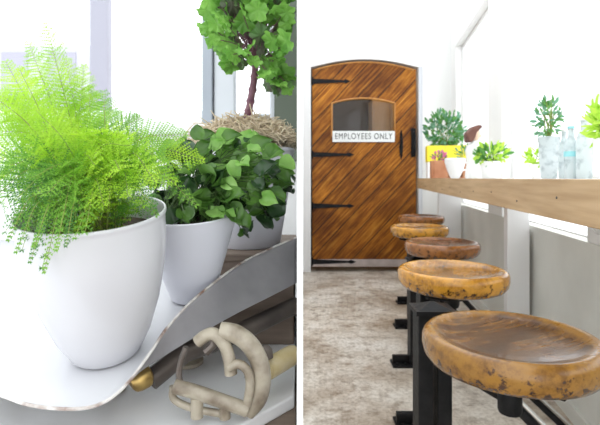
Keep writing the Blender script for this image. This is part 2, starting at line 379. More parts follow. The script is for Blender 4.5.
    cu = bpy.data.curves.new('lettering', 'FONT'); cu.body = 'EMPLOYEES ONLY'; cu.size = .085; cu.align_x = 'CENTER'; cu.align_y = 'CENTER'; cu.extrude = .001; cu.space_character = 1.15
    to = bpy.data.objects.new('t', cu); COL.objects.link(to); bpy.context.view_layer.update()
    me = bpy.data.meshes.new_from_object(to.evaluated_get(bpy.context.evaluated_depsgraph_get())); bpy.data.objects.remove(to)
    me.materials.clear(); me.materials.append(M['ink'])
    lo = bpy.data.objects.new('lettering', me); COL.objects.link(lo); lo.location = ((wx0+wx1)/2, y0-.0235, (sz0+sz1)/2); lo.rotation_euler = (R(90), 0, 0); lo.parent = s
    wdt = max(v.co.x for v in me.vertices)-min(v.co.x for v in me.vertices); lo.scale.x = (wx1-wx0-.06)/wdt
make_door()
sl = bpy.data.lights.new('store_fill_light', 'POINT'); sl.energy = 5; sl.color = (1, .8, .55); sl.shadow_soft_size = .1  # unseen fill light, added to brighten the cupboard behind the pane
slo = bpy.data.objects.new('store_fill_light', sl); COL.objects.link(slo); slo.location = (.9, 4.95, 2.45)
# cupboard in the store room behind the pane
c = thing('store_cupboard', 'tan wooden cupboard seen through the pane of the plank door', 'cupboard')
cx0 = (372-300)/450*5.2
MB().box((cx0, 5.2, 0), (1.5, 5.49, 1.86)).build('body', M['tan'], c, bevel=.01)
for k in range(3): MB().box((cx0+.02+k*.2, 5.18, .1), (cx0+.2+k*.2, 5.2, 1.82)).build('cupboard_door', M['tan'], c, bevel=.006)

# ================================================================== bar counter
ct = thing('bar_counter', 'long bar counter with pale plywood edge along the window wall', 'counter', bar(.5, 2, 0))
def local(o, root): o.matrix_parent_inverse = root.matrix_basis.inverted() if False else Matrix.Translation(-root.location); return o
V1 = 4.16
local(MB().box((.389, -.35, .86), (.405, V1, .948), bar).build('fascia', M['ply'], ct, bevel=.002), ct)
local(MB().box((.405, -.35, .925), (U0-.003, V1, .948), bar).build('worktop', M['top'], ct), ct)
local(MB().box((.405, V1-.02, .86), (U0-.003, V1, .925), bar).build('end_panel', M['ply'], ct), ct)
for v, u in ((2.36, .655), (4.10, .57)):
    local(MB().box((u, v, 0), (U0-.016, v+.06, .924), bar).build('support_panel', M['white'], ct, bevel=.003), ct)
# bolts in the plywood
for k in range(14):
    v = .5+k*.27; z = .885+.035*random.random()
    bt = MB(); bt.lathe([(.0001, 0), (.0032, 0), (.0022, .002), (.0001, .0022)], 8, fn=lambda a, b, c, v=v, z=z: bar(.3888-c, v+a, z+b))
    local(bt.build('bolt_head', M['darkmetal'], ct), ct)

# ================================================================== stools
prof = [(.0001, -.040), (.06, -.040), (.12, -.040), (.148, -.038), (.166, -.031), (.176, -.019), (.180, -.003), (.1795, .010), (.176, .019), (.170, .0245), (.162, .0262), (.153, .0245), (.143, .0195), (.130, .0145), (.11, .0105), (.08, .0075), (.04, .006), (.0001, .0055)]
SEAT_ME = {}
def make_stool(px, py, D, X, Y, seatz, postx, posty, mt, label, rz, ptop=None):
    t = thing('bar_stool', label, 'stool', (postx, posty, 0), group='round wooden stools bolted in a row along the bar')
    O = V((postx, posty, 0)); s = D/.36
    q = MB().lathe([(a*s, b*s*(1.12 if b < .01 else 1)) for a, b in prof], 72).build('seat', mt, t, smooth=True); q.location = V((X, Y, seatz))-O; q.rotation_euler.z = rz
    c = V((X, Y, seatz-.045*s))-O; bot = .455
    sp = MB().lathe([(.0001, 0), (.075, 0), (.08, -.006), (.045, -.018), (.026, -.04), (.022, -.06), (.0001, -.06)], 24, o=c)
    for k in range(3):
        a = rz+2*pi*k/3+.5; sp.tube([c+V((0, 0, -.035)), c+V((cos(a)*.06, sin(a)*.06, -.02)), c+V((cos(a)*.135, sin(a)*.135, -.006))], [.012, .01, .007], 8)
    sp.build('seat_bracket', M['black'], t, smooth=True)
    hz = .47
    MB().lathe([(.0001, 0), (.014, 0), (.015, .006), (.015, c.z-.06-bot), (.0001, c.z-.06-bot)], 20, o=(c.x, c.y, bot)).build('stem', M['black'], t, smooth=True)
    # arm from the post to the stem
    p0 = V((0, 0, hz+.02)); p1 = V((c.x, c.y, hz)); dd = (p1-p0); side = V((-dd.y, dd.x, 0)).normalized()
    am = MB(); m_ = (p0+p1)/2+V((0, 0, -.008))
    am.tube(curve([p0, m_, p1], 12), [.028-.010*i/12 for i in range(13)], 10, sx=.7); am.lathe([(.0001, -.03), (.023, -.03), (.025, -.024), (.025, .024), (.023, .03), (.0001, .03)], 24, o=p1)
    am.build('arm', M['black'], t, smooth=True)
    # twin channel post, cap and floor foot
    ph = ptop or seatz-.07
    for k in (-1, 1):
        MB().box((k*.026-.020, -.035, .012), (k*.026+.020, .035, ph-.012)).build('post', M['black'], t, bevel=.004)
    cp = MB(); cp.box((-.055, -.045, ph-.012), (.055, .045, ph))
    cp.add([V((-.045, -.036, ph)), V((.045, -.036, ph)), V((.045, .036, ph)), V((-.045, .036, ph)), V((0, 0, ph+.018))], [(0, 1, 4), (1, 2, 4), (2, 3, 4), (3, 0, 4)])
    cp.build('post_cap', M['black'], t)
    ft = MB(); ft.box((-.135, -.045, 0), (.06, .045, .012)); ft.box((-.13, -.012, .012), (-.046, .012, .05))
    for a in (-.11, -.07): ft.lathe([(.0001, .012), (.009, .012), (.009, .02), (.0001, .022)], 6, o=(a, -.028, 0))
    ft.build('floor_foot', M['black'], t, bevel=.003)
    # brace running from under the seat down to the foot of the wall
    wx = (bar(U0-.03, 0).x); vv = X*sin(A)+Y*cos(A)-.02
    e = bar(U0-.03, vv, .02)-O
    st = V((c.x+.01, c.y+.01, .455))
    br = MB().tube([st, e], .011, 10); b = br.build('brace', M['black'], t, smooth=True)
    off = V((.012, -.012, .010))
    MB().tube([st+off, e+off+V((0, 0, .004))], .0045, 8).build('rod', M['steel'], b, smooth=True)
    return t
make_stool(511, 352, .37, .457, .980, .586, .370, 1.262, M['seatA'], 'nearest bar stool with large worn dark-centred wooden seat, beside the wall', .35, .588)
make_stool(453, 279, .36, .513, 1.52, .620, .50, 1.73, M['seatB'], 'second nearest bar stool, golden honey wooden seat with black iron post', 1.2)
make_stool(443, 247, .36, .700, 2.22, .612, .60, 2.29, M['seatC'], 'third bar stool from the front, red-brown worn seat', 2.2)
make_stool(416, 231, .36, .755, 2.85, .622, .735, 2.87, M['seatB'], 'fourth bar stool from the front, pale golden seat partly behind the third', .8)
make_stool(421, 219, .36, .975, 3.62, .622, .87, 3.42, M['seatC'], 'farthest bar stool, small dark red-brown seat nearest the plank door', 3.0)

# ================================================================== plants helper: leaves
def leaf_blade(mb, base, d, up, L, W, mi=0, cup=.25, n=5, wav=0, droop=.2, rows=5):
    d = d.normalized(); s = d.cross(up).normalized(); u = s.cross(d); vs = []
    for i in range(rows+1):
        t = i/rows; wd = W*math.sin(pi*min(1, t*.93+.07))**.62
        if i == rows: wd = W*.12
        for k in range(-2, 3):
            q = k/2
            z = cup*W*q*q - droop*L*t*t + wav*sin(t*9+k*2.1+base.x*300)*W
            vs.append(base + d*(L*t) + s*(wd*.5*q) + u*z)
    fs = [(i*5+k, i*5+k+1, (i+1)*5+k+1, (i+1)*5+k) for i in range(rows) for k in range(4)]
    mb.add(vs, fs, mi)
def rvec(): 
    while 1:
        v = V((random.uniform(-1, 1), random.uniform(-1, 1), random.uniform(-1, 1)))
        if .05 < v.length < 1: return v.normalized()

# ================================================================== things on the bar
def bush(root, name, mats, c, rx, ry, rz, n, L, W, stems=6, base=None, seed=1):
    random.seed(seed); mb = MB(); nm = len(mats)-1; base = base or V((c[0], c[1], c[2]-rz))
    for k in range(stems):
        a = 2*pi*k/stems; e = V((c[0]+cos(a)*rx*.6, c[1]+sin(a)*ry*.6, c[2]+rz*random.uniform(.2, .8)))
        mb.tube(curve([base, (base+e)/2+rvec()*.01, e], 5), [.0025, .0024, .0022, .002, .0016, .001], 5, nm)
    for k in range(n):
        v = rvec(); r = random.uniform(.35, 1)**.6; p = V((c[0]+v.x*rx*r, c[1]+v.y*ry*r, c[2]+v.z*rz*r))
        leaf_blade(mb, p, (v+V((0, 0, .5))+rvec()*.6), rvec(), L*random.uniform(.6, 1.2), W*random.uniform(.7, 1.2), random.randrange(nm))
    return mb.build(name, mats, root)
def cup_prof(r0, r1, h, t=.004, lip=.002):
    return [(.0001, 0), (r0*.92, 0), (r0, .003), (r0+(r1-r0)*.5, h*.5), (r1, h-.004), (r1+lip, h-.002), (r1+lip, h), (r1-t, h), (r1-t-.002, h*.86), (.0001, h*.86)]
ZC = .948
def onbar(px, u):                           # the place on the bar at that depth u, seen in the direction px
    k = (px-300)/450; return bar(u, u*(cos(A)+k*sin(A))/(k*cos(A)-sin(A)), ZC)
# yellow rimmed planter with the tall bush
p = onbar(446, .60); g = 'potted plants standing on the bar'
t = thing('potted_bush', 'white trough with yellow rim and dense green bush at the far bar end', 'potted plant', p, (0, 0, -A), g)
pl = MB(); pl.box((-.155, -.06, 0), (.155, .06, .135)); pl.build('trough', M['white'], t, bevel=.006)
MB().box((-.160, -.065, .135), (.160, .065, .27)).build('rim_band', M['yellow'], t, bevel=.006)
bush(t, 'foliage', [M['bush'], M['bushblue'], M['fernstem']], (-.01, 0, .40), .155, .08, .15, 330, .045, .026, 12, V((0, 0, .26)), 3)
# terracotta box with pink flowers
p = onbar(452, .53)
t = thing('terracotta_planter', 'low terracotta box with pink flowers and trailing sprigs before the yellow trough', 'planter', p, (0, 0, -A), g)
pl = MB(); pl.box((-.14, -.05, 0), (-.125, .05, .12)); pl.box((.125, -.05, 0), (.14, .05, .12)); pl.box((-.125, .035, 0), (.125, .05, .12)); pl.box((-.125, -.05, 0), (-.03, -.035, .12)); pl.box((.06, -.05, 0), (.125, -.035, .12)); pl.box((-.03, -.05, .09), (.06, -.035, .12)); pl.box((-.125, -.035, 0), (.125, .035, .01)); pl.box((-.125, -.035, .095), (.125, .035, .105))
pl.build('box', M['terra'], t, bevel=.004)
bush(t, 'sprigs', [M['bushblue'], M['bush'], M['fernstem']], (.09, 0, .16), .07, .04, .06, 90, .03, .012, 6, V((.06, 0, .1)), 4)
bush(t, 'flowers', [M['pink'], M['bush'], M['fernstem']], (-.085, 0, .15), .045, .03, .035, 60, .022, .018, 5, V((-.085, 0, .1)), 5)
# small heart shaped cup
p = onbar(455, .455)
t = thing('ceramic_cup', 'small white tapered cup standing in front of the terracotta box', 'cup', p)
MB().lathe([(.0001, 0), (.020, 0), (.026, .006), (.045, .05), (.056, .09), (.057, .108), (.052, .113), (.048, .108), (.045, .09), (.0001, .08)], 32).build('bowl', M['china'], t, smooth=True)
MB().tube(curve([V((.050, 0, .09)), V((.075, 0, .085)), V((.072, 0, .055)), V((.043, 0, .045))], 10), .005, 8).build('handle', M['china'], t, smooth=True)
# white figurine with dark hair
p = onbar(474, .52)
t = thing('ceramic_figurine', 'white draped figurine with dark brown hair looking right, on the bar', 'figurine', p, (0, 0, 0)); t.scale = (.8, .8, .8)
MB().lathe([(.0001, 0), (.050, 0), (.056, .01), (.052, .05), (.045, .10), (.050, .15), (.054, .185), (.044, .215), (.024, .232), (.020, .245), (.0001, .245)], 40, ripple=.035, rn=9, sq=.8).build('robe', M['china'], t, smooth=True)
hd = MB().lathe([(.0001, -.042), (.016, -.040), (.027, -.026), (.033, -.005), (.034, .012), (.028, .030), (.016, .040), (.0001, .043)], 24, o=(.006, 0, .285))
hd.tube([V((.030, 0, .29)), V((.047, 0, .276)), V((.036, 0, .27))], [.006, .008, .005], 8); hd.build('head', M['skin'], t, smooth=True)
hr = MB(); slab(hr, [V(q) for q in ((-.052, 0, .235), (-.02, 0, .235), (-.004, 0, .262), (.010, 0, .30), (.040, 0, .328), (.044, 0, .343), (.02, 0, .346), (-.02, 0, .332), (-.058, 0, .292))], -.038, .038)
hr.build('hair', M['hair'], t, bevel=.014, seg=3)
for s_ in (-1, 1): MB().tube(curve([V((0, s_*.036, .20)), V((.03, s_*.046, .15)), V((.05, s_*.02, .12))], 8), [.013, .013, .012, .012, .011, .011, .010, .010, .009], 8).build('sleeve', M['china'], t, smooth=True)
# white pot with light green plant
p = onbar(491, .56)
t = thing('potted_herb', 'short white pot with spreading light green leaves right of the figurine', 'potted plant', p, (0, 0, 0), g)
MB().lathe(cup_prof(.040, .052, .082), 36).build('pot', M['china'], t, smooth=True)
MB().lathe([(.0001, .068), (.045, .070), (.0001, .074)], 24).build('soil', M['soil'], t)
bush(t, 'foliage', [M['lime'], M['bush'], M['fernstem']], (0, 0, .115), .068, .06, .04, 130, .036, .02, 8, V((0, 0, .07)), 6)
# tall jar plant
p = onbar(549, .57)
t = thing('potted_sprig', 'tall ribbed glass jar holding an upright blue-green sprig', 'potted plant', p, (0, 0, 0), g)
MB().lathe([(.0001, 0), (.020, 0), (.023, .004), (.029, .06), (.031, .12), (.033, .135), (.029, .137), (.027, .12), (.0001, .11)], 36, ripple=.02, rn=18).build('jar', M['frost'], t, smooth=True)
bush(t, 'foliage', [M['bushblue'], M['bush'], M['fernstem']], (-.004, 0, .20), .034, .03, .075, 150, .020, .010, 8, V((0, 0, .12)), 8)
p = onbar(536, .62)
t = thing('potted_succulent', 'tiny lime green plant in a white cup behind the ribbed jar', 'potted plant', p, (0, 0, 0), g)
MB().lathe(cup_prof(.016, .022, .055, .002), 24).build('pot', M['china'], t, smooth=True)
bush(t, 'foliage', [M['lime'], M['lime'], M['fernstem']], (0, 0, .080), .030, .025, .03, 60, .022, .014, 4, V((0, 0, .05)), 9)
# bottles
def bottle(px, u, h, r, label, cap, band=False):
    t = thing('glass_bottle', label, 'bottle', onbar(px, u), (0, 0, 0), 'whitish glass bottles on the bar')
    MB().lathe([(.0001, 0), (r*.9, 0), (r, .005), (r, h*.58), (r*.9, h*.68), (r*.45, h*.80), (r*.40, h*.93), (r*.48, h*.935), (r*.48, h*.955), (.0001, h*.955)], 32).build('body', M['frost'], t, smooth=True)
    MB().lathe([(.0001, h*.955), (r*.52, h*.955), (r*.52, h), (.0001, h)], 20).build('cap', cap, t, smooth=True)
    if band: MB().lathe([(r*1.02, h*.42), (r*1.03, h*.42), (r*1.03, h*.52), (r*1.02, h*.52)], 32).build('band', M['turq'], t, smooth=True)
bottle(564, .63, .165, .017, 'slim whitish glass bottle just right of the ribbed jar', M['white'])
bottle(571, .56, .150, .018, 'whitish glass bottle with turquoise cap, middle of the three bottles', M['turq'], True)
bottle(584, .58, .170, .020, 'tallest whitish bottle, beside the lime plant at the frame edge', M['white'])
p = onbar(608, .57)
t = thing('potted_grass', 'white vase with bright lime leaves at the right edge', 'potted plant', p, (0, 0, 0), g)
MB().lathe([(.0001, 0), (.018, 0), (.021, .004), (.032, .05), (.034, .09), (.030, .10), (.027, .09), (.0001, .085)], 32).build('vase', M['china'], t, smooth=True)
bush(t, 'foliage', [M['lime'], M['lime'], M['fernstem']], (0, 0, .14), .032, .03, .05, 110, .035, .014, 8, V((0, 0, .085)), 11)
# thin cord looping on the wall
cd = MB().tube(curve([bar(U0-.006, 1.77, .86), bar(U0-.008, 1.76, .79), bar(U0-.008, 1.71, .755), bar(U0-.008, 1.64, .765), bar(U0-.006, 1.60, .80), bar(U0-.006, 1.58, .86)], 24), .0022, 6).build('cable', M['white'])
tag(cd, 'thin white cable looping down the wall under the bar', 'cable')

# ================================================================== SETTING: the window corner (left of the partition)
ZT = .60
struct(MB().box((-2.6, -.6, -.02), (-.9, 2.4, 0)).build('floor_left', M['brownwood']))
YW = 1.36
lw = MB(); lw.box((-2.6, YW, 0), (-.003-.001, YW+.12, 1.08)); struct(lw.build('wall_window', M['wall']))
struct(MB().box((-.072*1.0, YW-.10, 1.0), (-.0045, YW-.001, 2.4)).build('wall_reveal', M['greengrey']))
struct(MB().box((-2.6, YW-.03, 1.08), (-.075, YW+.12, 1.11)).build('trim_4', M['white'], bevel=.004))
fr = MB(); fz0, fz1 = 1.11, 2.4
X = lambda px, y=YW+.06: (px-300)/450*y
fr.box((X(204), YW+.03, fz0), (X(214), YW+.09, fz1)); 
f = struct(fr.build('window_4', M['framegrey'], bevel=.003))
MB().box((X(215), YW+.04, fz0), (X(236), YW+.08, fz1)).build('casement', M['palegrey'], f, bevel=.006)
MB().box((X(270), YW+.04, fz0), (X(278), YW+.08, fz1)).build('casement', M['palegrey'], f, bevel=.006)
MB().box((X(236), YW+.04, fz0), (X(270), YW+.08, fz0+.04)).build('bottom_rail', M['palegrey'], f, bevel=.004)
MB().box((-2.6, YW+.04, fz0), (X(204), YW+.08, fz0+.05)).build('bottom_rail', M['white'], f, bevel=.004)
MB().box((-2.6, YW+.055, fz0+.05), (X(204), YW+.061, fz1)).build('pane', M['pane'], f)
MB().box((X(236), YW+.055, fz0+.04), (X(270), YW+.061, fz1)).build('pane', M['pane'], f)
# outside: pale building with a grey post
b = thing('street_building', 'pale lavender building blurred outside the left window', 'building', (-3, 7, 0))
bx = lambda px: (px-300)/450*7.0+3
bb = MB(); bb.box((-4, 0, 0), (bx(92), .4, 3.0)); bb.build('facade', M['facade'], b)
for a, q, z0, z1 in ((2, 28, 1.9, 2.9), (48, 76, 1.9, 2.9)):
    MB().box((bx(a), -.02, z0), (bx(q), -.001, z1)).build('window', M['facadewin'], b)
b = thing('street_post', 'grey lavender post outside the left window', 'post', ((101-300)/450*4.0, 4, 0))
MB().box((-.085, -.05, .0), (.085, .05, 4.2)).build('shaft', M['facadegrey'], b, bevel=.02)
MB().box((-.12, -.08, 0), (.12, .08, .3)).build('plinth', M['facadegrey'], b, bevel=.02)

# brown table, white board on it, wooden riser
t = thing('side_table', 'brown wooden table under the white board and the scale', 'table', (-.6, .9, 0))
def loc_(o, r): o.matrix_parent_inverse = Matrix.Translation(-r.location); return o
loc_(MB().box((-1.6, .30, .565), (-.006, 1.34, ZT)).build('tabletop', M['brownwood'], t, bevel=.003), t)
for x, y in ((-1.55, .35), (-1.55, 1.29), (-.06, .35), (-.06, 1.29)):
    loc_(MB().box((x-.03, y-.03, 0), (x+.03, y+.03, .564)).build('leg', M['brownwood'], t, bevel=.004), t)
a = at(240, 425, (CH-.62)/247*450); b_ = at(297, 394, (CH-.62)/216*450)
dirv = (b_-a).normalized(); s0 = a-dirv*.4; s1 = b_-dirv*.006
bd = MB(); P = [V((s0.x, s0.y, 0)), V((s1.x, s1.y, 0)), V((s1.x, 1.33, 0)), V((-1.6, 1.33, 0)), V((-1.6, s0.y, 0))]
n = 5; bd.add([V((q.x, q.y, ZT)) for q in P]+[V((q.x, q.y, .62)) for q in P], [tuple(range(n))[::-1], tuple(range(n, 2*n))]+[(i, (i+1) % n, (i+1) % n+n, i+n) for i in range(n)])
tag(bd.build('white_board', M['white'], bevel=.003), 'white painted board lying on the brown table under the scale', 'board')
rs = thing('wooden_box', 'dark brown wooden box holding up the straw-topped pot', 'box', (-.115, 1.02, .62))
MB().box((-.105, -.13, 0), (.103, .17, .165)).build('body', M['brownwood'], rs, bevel=.003)
MB().box((-.107, -.135, .165), (.105, .175, .18)).build('lid', M['brownwood'], rs, bevel=.003)

# ================================================================== baby scale
sc_ = thing('baby_scale', 'antique white enamel scale pan curving up over a cream iron mechanism', 'scale', (-.3, .68, .62))
RIM = [(-260, 330, 0), (-60, 376, 0), (0, 395, 0), (30, 405, 0), (70, 409, .0), (100, 404, .002), (125, 386, .008), (150, 353, .020), (170, 324, .031), (200, 294, .042), (240, 264, .050), (270, 249, .055), (297, 237.5, .058)]
BOT = [(-260, 326), (-60, 372), (0, 391), (30, 400.5), (70, 403.5), (100, 397), (126, 377.5), (150, 363.5), (172, 350), (202, 332), (240, 311), (270, 296), (297, 282)]
rimp = curve([onpan(x, y, h) for x, y, h in RIM], 66); botp = curve([onpan(x, y, 0) for x, y in BOT], 66)
sh = MB(); nr = 8
vs = []
for i in range(67):
    a, b2 = rimp[i], botp[i]; d = (a-b2); out = d-PU*d.dot(PU)
    for k in range(nr+1):
        q = k/nr; vs.append(b2 + out*(q**.75) + PU*(d.dot(PU)*q**1.35))
W = nr+1
fs = [(i*W+k, (i+1)*W+k, (i+1)*W+k+1, i*W+k+1) for i in range(66) for k in range(nr)]
# pan floor from bottom curve back to the far side
back = [pan(-.62+i*.0098*(1 if True else 0), .33, 0) for i in range(67)]
nb = len(vs)
for i in range(67):
    b2 = botp[i]; fx = b2.x; by = .25
    by = .25+.20*min(1, max(0, (-.22-fx)/.10)); e = pan(fx+.269 - .0, by, 0)
    for k in range(1, 7): vs.append(b2.lerp(e, k/6))
for i in range(66):
    fs.append((i*W, nb+i*6, nb+(i+1)*6, (i+1)*W))
    for k in range(5): fs.append((nb+i*6+k, nb+i*6+k+1, nb+(i+1)*6+k+1, nb+(i+1)*6+k))
sh.add(vs, fs)
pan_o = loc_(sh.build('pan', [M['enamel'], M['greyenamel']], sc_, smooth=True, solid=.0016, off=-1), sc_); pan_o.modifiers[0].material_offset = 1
loc_(MB().tube([p for p in rimp], .0021, 8).build('pan_rim', M['enamelrim'], sc_, smooth=True), sc_)
# mechanism
def P(l, y): return [at(a, b, y) for a, b in l]
mech = MB()
mech.tube(curve(P([(197, 342), (205, 336), (214, 334), (224, 344), (229, 358), (231, 374)], .605), 40), .0085, 14)
mech.tube(curve(P([(220, 331), (236, 334), (250, 345), (259, 361), (262, 380), (258, 398), (247, 411)], .61), 50), .0125, 14)
mech.tube(curve(P([(229, 368), (238, 364), (247, 370), (250, 384), (247, 406)], .600), 30), .0062, 12)
mech.tube(curve(P([(174, 386), (196, 392), (222, 401), (248, 410)], .60), 20), .0095, 14)
mech.tube(curve(P([(173, 386), (174, 399), (192, 408), (222, 414)], .602), 20), .0050, 10)
mech.tube(P([(197, 397), (197, 417)], .60), .0085, 16); mech.tube(P([(225, 404), (225, 418)], .60), .0075, 16)
loc_(mech.build('cradle', M['cream'], sc_, smooth=True), sc_)
dk = MB()
dk.tube([at(150, 380, .66), at(185, 352, .70), at(240, 332, .77), at(296, 305, .862)], .016, 12)
dk.tube(curve(P([(186, 347), (181, 362), (179, 376), (183, 388)], .605), 12), .0042, 8)
dk.tube(P([(206, 352), (214, 344), (212, 336)], .61), .006, 8)
loc_(dk.build('beam', M['darkmetal'], sc_, smooth=True), sc_)
MBt = MB().tube([at(129.5, 384, .64), at(130.5, 383.4, .641), at(132, 382.6, .642), at(134, 381.5, .643), at(139, 379, .647), at(145, 376, .652), at(148, 374.5, .655), at(149, 374, .656), at(150, 373.5, .657)], [.002, .009, .013, .0155, .017, .017, .016, .0135, .012], 24)
loc_(MBt.build('counterweight', M['brass'], sc_, smooth=True), sc_)
hk = MB().tube(curve(P([(256, 352), (266, 350), (268, 358)], .655), 8), .008, 10)
loc_(hk.build('joint', M['darkmetal'], sc_, smooth=True), sc_)
wt = MB().tube([at(264, 371, .66), at(266, 370, .662), at(292, 355, .71), at(296, 353, .715)], [.010, .0155, .0155, .012], 20)
loc_(wt.build('sliding_weight', M['weightwood'], sc_, smooth=True), sc_)
loc_(MB().tube([at(246, 378, .65), at(296, 350, .72)], .004, 8).build('weight_rod', M['darkmetal'], sc_, smooth=True), sc_)
for x, y in ((-.30, .70), (-.20, .80), (-.45, .72)):
    st = MB().lathe([(.0001, 0), (.028, 0), (.028, .006), (.012, .014), (.010, .06), (.0001, .06)], 20, o=(x, y, .621))
    st.tube([V((x, y, .675)), V((x, y, PO.z+(y-PO.y)*math.tan(T)-.004))], .008, 10)
    loc_(st.build('support_column', M['cream'], sc_, smooth=True), sc_)

# ================================================================== potted fern
fp = thing('potted_fern', 'feathery bright green fern in a smooth round white pot, at the front left', 'potted plant', PO+PU*.0025+V((.004, 0, 0)), (T, 0, 0))
k = .195/.20
pp = [(.0001, .004), (.034, .004), (.037, 0), (.042, 0), (.046, .004), (.060, .032), (.074, .075), (.083, .118), (.0875, .155), (.0885, .188), (.0892, .192), (.0902, .194), (.0905, .196), (.0895, .198), (.0875, .198), (.0862, .195), (.0852, .18), (.083, .165)]
MB().lathe(pp+[(.0001, .165)], 96).build('pot', M['ceramic'], fp, smooth=True)
MB().lathe([(.0001, .172), (.04, .171), (.07, .168), (.0825, .166)], 40).build('soil', M['soil'], fp, smooth=True)
random.seed(21)
IT = (Matrix.Translation(fp.location) @ Matrix.Rotation(T, 4, 'X')).inverted()
def frond(root, tip, arch_h, width, mats, dens=1.0, nl=.0052, start=.22, flat=None, taper='tri'):
    """root and tip are world points; needles grow on side branchlets."""
    mid = (root+tip)/2+V((0, 0, arch_h)); L = (tip-root).length
    pts = curve([root, mid, tip], 26); mb = MB(); pts = [IT @ q for q in pts]
    mb.tube(pts, [.0010-.0007*i/26 for i in range(27)], 5, 1)
    up = flat or V((random.uniform(-.5, .5), -1 + random.uniform(-.4, .4), random.uniform(.2, .9))).normalized()
    N = max(10, int(L/.0058*dens)); vs = []; fs = []
    for i in range(N):
        t = start+(1-start)*i/(N-1); f = t*26; j = min(int(f), 25); p = pts[j].lerp(pts[j+1], f-j); tg = (pts[j+1]-pts[j]).normalized()
        sd = tg.cross(up)
        if sd.length < .1: sd = tg.cross(V((1, 0, 0)))
        sd.normalize(); nm = sd.cross(tg)
        u = (t-start)/(1-start)
        w_ = width*(math.sin(pi*min(1, u*.80+.16))**.9 if taper == 'tri' else (1-u)**.3*.5)*random.uniform(.8, 1.1)
        for s in (-1, 1):
            bdir = (sd*s*.86+tg*.52+nm*random.uniform(-.28, .28)).normalized()
            K = max(2, int(w_/.0030))
            e0 = p
            # branchlet stem as a thin sliver
            tipb = p+bdir*w_-V((0, 0, w_*.12))
            a0 = len(vs); vs += [p+tg*.00035, p-tg*.00035, tipb]; fs.append((a0, a0+1, a0+2))
            for q in range(K):
                tt = (q+.4)/K; b0 = p.lerp(tipb, tt); ln = nl*(1-.45*tt)*random.uniform(.75, 1.15)
                for h in range(3):
                    sgn = (-1, 1, 0)[h]
                    nd = (tg*sgn*.75+bdir*.65+nm*random.uniform(-.5, .5)+(nm*.6 if h == 2 else V())).normalized()
                    wv = nd.cross(nm).normalized()*.00062
                    a0 = len(vs); vs += [b0+wv, b0-wv, b0+nd*ln]; fs.append((a0, a0+1, a0+2))
    mb.add(vs, fs, 0)
    o = mb.build('frond', [mats, M['fernstem']], fp); return o
def soilp(dx, dy): return pan(dx, dy, .17)
F1, F2, F3 = M['fern1'], M['fern2'], M['fern3']
# tip (px, py, distance), arch, width, material
tips = [
 (6, 62, .60, .02, .040, F1), (28, 42, .62, .015, .034, F1), (-12, 92, .57, .035, .044, F1), (84, 66, .64, .015, .034, F1), (104, 92, .60, .02, .034, F2),
 (46, 24, .60, .01, .040, F1), (66, 60, .64, .01, .040, F1), (20, 70, .60, .03, .040, F1), (2, 95, .58, .04, .040, F1), (90, 88, .62, .03, .038, F1),
 (-15, 130, .56, .05, .042, F1), (112, 108, .66, .035, .036, F2), (36, 110, .55, .03, .036, F1), (-25, 165, .55, .05, .042, F1),
 (140, 118, .62, .04, .034, F2), (160, 140, .60, .045, .034, F1), (186, 134, .60, .05, .030, F2), (203, 160, .60, .055, .026, F1),
 (152, 165, .55, .05, .036, F1), (196, 205, .60, .07, .018, F2), (175, 182, .56, .055, .026, F1), (130, 145, .52, .05, .036, F1),
 (100, 130, .52, .05, .038, F1), (70, 135, .50, .05, .038, F1), (38, 150, .50, .05, .038, F1), (10, 165, .50, .05, .038, F2),
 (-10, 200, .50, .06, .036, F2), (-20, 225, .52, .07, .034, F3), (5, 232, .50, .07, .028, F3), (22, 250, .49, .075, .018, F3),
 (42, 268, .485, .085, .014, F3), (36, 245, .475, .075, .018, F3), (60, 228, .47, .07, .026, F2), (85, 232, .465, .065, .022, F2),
 (14, 200, .47, .06, .034, F3), (45, 195, .46, .05, .034, F2), (75, 200, .46, .05, .034, F2), (104, 205, .47, .05, .032, F1),
 (128, 196, .48, .05, .030, F1), (145, 205, .50, .05, .026, F1), (120, 170, .48, .05, .034, F1), (95, 165, .48, .05, .036, F1),
 (60, 168, .48, .05, .036, F2), (30, 178, .48, .05, .036, F2), (0, 180, .52, .06, .038, F2), (85, 152, .60, .03, .036, F1),
 (55, 120, .64, .02, .036, F1), (120, 135, .62, .03, .034, F2), (150, 150, .62, .04, .032, F2), (25, 140, .66, .04, .036, F1),
 (75, 106, .62, .02, .034, F1), (10, 118, .66, .04, .038, F1), (-30, 190, .60, .06, .036, F3), (140, 180, .60, .04, .030, F2), (112, 188, .56, .03, .030, F1),
 (68, 185, .55, .03, .032, F1), (40, 205, .52, .04, .030, F3), (92, 190, .50, .035, .030, F2), (20, 215, .50, .06, .028, F3), (75, 238, .462, .07, .014, F2), (157, 215, .52, .055, .016, F2)]
for kk in range(14):                        # low skirt of fronds round the pot's mouth
    a_ = random.uniform(-8, 168); f_ = (a_+8)/176
    tips.append((a_, 222-26*f_+random.uniform(-34, 12), random.uniform(.46, .56), random.uniform(.045, .07), random.uniform(.024, .034), random.choice([F1, F2, F2, F3] if a_ > 60 else [F2, F3, F3])))
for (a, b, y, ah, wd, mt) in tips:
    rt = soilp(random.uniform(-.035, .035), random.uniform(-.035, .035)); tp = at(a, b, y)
    frond(rt, tp, ah, wd, mt, dens=.9)

